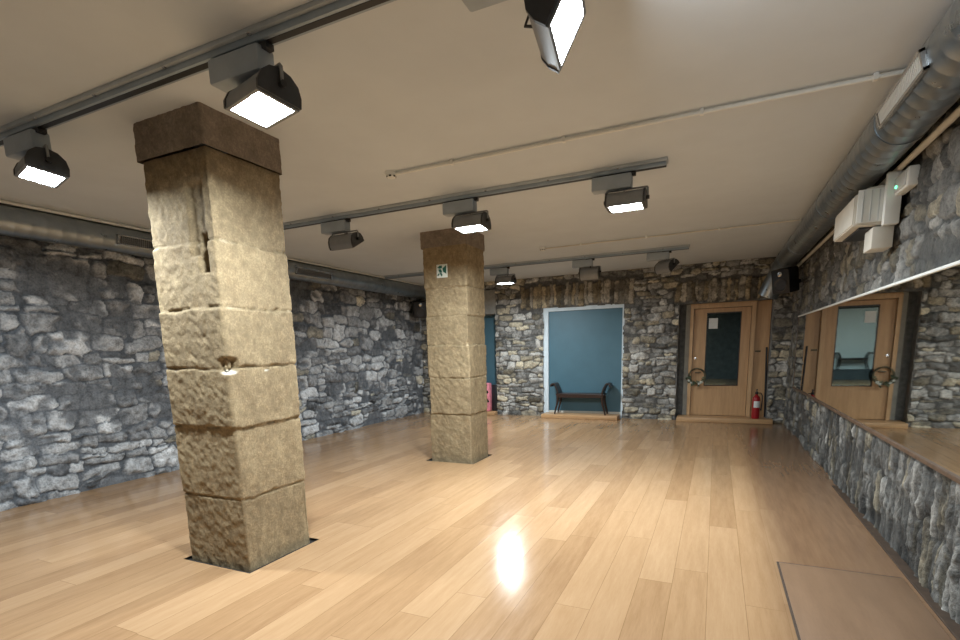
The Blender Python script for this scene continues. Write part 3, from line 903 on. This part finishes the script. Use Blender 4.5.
# ================================================================== scroll-ended benches
def bench(label, loc, rz, L=1.16, D=.40, k=1.0):
    t = thing('scroll_bench', label, 'bench', loc, rz, 'scroll armed benches')
    hs = .445*k
    bm = bmesh.new(); box(bm, -L/2+.06, L/2-.06, -D/2, D/2, hs-.045, hs, .012); obj('seat', bm, M['darkwood'], t, smooth=True)
    for s in (-1, 1):
        for yy in (-D/2+.022, D/2-.022):
            # leg: sabre curve sweeping outward to the foot, arm continuing above the seat
            bm = bmesh.new()
            pts = [(s*(L/2-.035), .0), (s*(L/2-.055), .10*k), (s*(L/2-.090), .22*k), (s*(L/2-.105), .33*k), (s*(L/2-.095), hs)]
            tube(bm, [(x, yy, z) for x, z in pts], [.016, .019, .023, .027, .028], 10); obj('leg', bm, M['darkwood'], t, smooth=True)
        bm = bmesh.new()
        prof = []
        for i in range(15):
            f = i/14
            prof.append((s*(L/2-.095+.060*f**1.6), hs-.01+.17*k*f))
        for i in range(1, 9):
            a = i/8*R(200)
            prof.append((s*(L/2-.035+.038-.038*math.cos(a)), hs-.01+.17*k+.038*math.sin(a)))
        th = .026
        outer = prof; inner = []
        for i, p in enumerate(prof):
            q0 = prof[max(0, i-1)]; q1 = prof[min(len(prof)-1, i+1)]
            d = Vector((q1[0]-q0[0], q1[1]-q0[1])).normalized(); nn = Vector((-d.y, d.x))*s
            inner.append((p[0]+nn.x*th, p[1]+nn.y*th))
        va = [[bm.verts.new((x, y, z)) for x, z in ring] for ring in (outer, inner) for y in (-D/2, D/2)]
        n = len(prof)
        for i in range(n-1):
            bm.faces.new((va[0][i], va[1][i], va[1][i+1], va[0][i+1])); bm.faces.new((va[2][i], va[2][i+1], va[3][i+1], va[3][i]))
            bm.faces.new((va[0][i], va[0][i+1], va[2][i+1], va[2][i])); bm.faces.new((va[1][i], va[3][i], va[3][i+1], va[1][i+1]))
        for e in (0, n-1): bm.faces.new((va[0][e], va[2][e], va[3][e], va[1][e]))
        obj('arm', bm, M['darkwood'], t, smooth=True)
    bm = bmesh.new(); box(bm, -L/2+.10, L/2-.10, -D/2, -D/2+.022, hs-.085, hs-.04); box(bm, -L/2+.10, L/2-.10, D/2-.022, D/2, hs-.085, hs-.04); obj('apron', bm, M['darkwood'], t)
    return t
bench('dark wooden scroll armed bench standing in the blue alcove', (-2.60, YB-.14, .091), 0, 1.16, .30)
bench('dark wooden bench by the pale wall seen in the door glass reflection', (-2.50, YF+.32, .385), 0, 1.05, .36, 1.0)

# ================================================================== things in the narrow alcove behind the far pillar
t = thing('storage_bag', 'pink bag with black pattern upright in the narrow left alcove', 'bag', (-4.88, YB-.06, .086))
bm = bmesh.new(); box(bm, -.20, .13, -.09, .09, 0, .66, .035); obj('bag_body', bm, M['pink'], t, smooth=True)
bm = bmesh.new()
def strap(bm, p0, p1, w=.03):
    d = Vector((p1[0]-p0[0], p1[1]-p0[1])).normalized()*1.0; n = Vector((-d.y, d.x))*w/2
    a = [(p0[0]+n.x, p0[1]+n.y), (p1[0]+n.x, p1[1]+n.y), (p1[0]-n.x, p1[1]-n.y), (p0[0]-n.x, p0[1]-n.y)]
    q = [bm.verts.new((x, -.0915, z)) for x, z in a]; r = [bm.verts.new((x, -.0945, z)) for x, z in a]
    for k in range(4): bm.faces.new((q[k], q[(k+1) % 4], r[(k+1) % 4], r[k]))
    bm.faces.new(q); bm.faces.new(r[::-1])
for a, b in (((-.16, .28), (.10, .46)), ((.10, .46), (-.10, .50)), ((.0, .38), (.11, .22)), ((-.16, .10), (-.02, .20)), ((-.05, .58), (.08, .62))): strap(bm, a, b, .045)
obj('black_pattern', bm, M['black'], t)
t = tag(bx('black_board', M['black'], None, -4.735, -4.615, YB-.03, YB+.05, .086, .70, bev=.005), 'narrow black board standing right of the pink bag', 'board')

# ================================================================== camera
f_px, cy_px = 506.569, 438.117
yaw, pit, rol = -0.434928633, -0.171358144, 0.0267251864
c_, s_ = math.cos(yaw), math.sin(yaw)
Fv = Vector((s_*math.cos(pit), c_*math.cos(pit), math.sin(pit)))
rv = Vector((c_, -s_, 0)); dv = Fv.cross(rv)
r2 = math.cos(rol)*rv+math.sin(rol)*dv; d2 = -math.sin(rol)*rv+math.cos(rol)*dv
cam = bpy.data.cameras.new('camera'); co = bpy.data.objects.new('camera', cam); C.objects.link(co)
mw = Matrix((( r2.x, -d2.x, -Fv.x, 0), (r2.y, -d2.y, -Fv.y, 0), (r2.z, -d2.z, -Fv.z, EYE), (0, 0, 0, 1)))
co.matrix_world = mw
cam.sensor_fit = 'HORIZONTAL'; cam.sensor_width = 36; cam.lens = 36*f_px/960
cam.shift_y = (cy_px-320)/960
cam.clip_start = .02
bpy.context.scene.camera = co

w = bpy.data.worlds.new('world'); bpy.context.scene.world = w
w.use_nodes = True
w.node_tree.nodes['Background'].inputs[0].default_value = (0, 0, 0, 1)

sc = bpy.context.scene
sc.view_settings.view_transform = 'Standard'
sc.view_settings.look = 'None'
sc.view_settings.gamma = 1
sc.view_settings.use_curve_mapping = False
sc.view_settings.exposure = .88
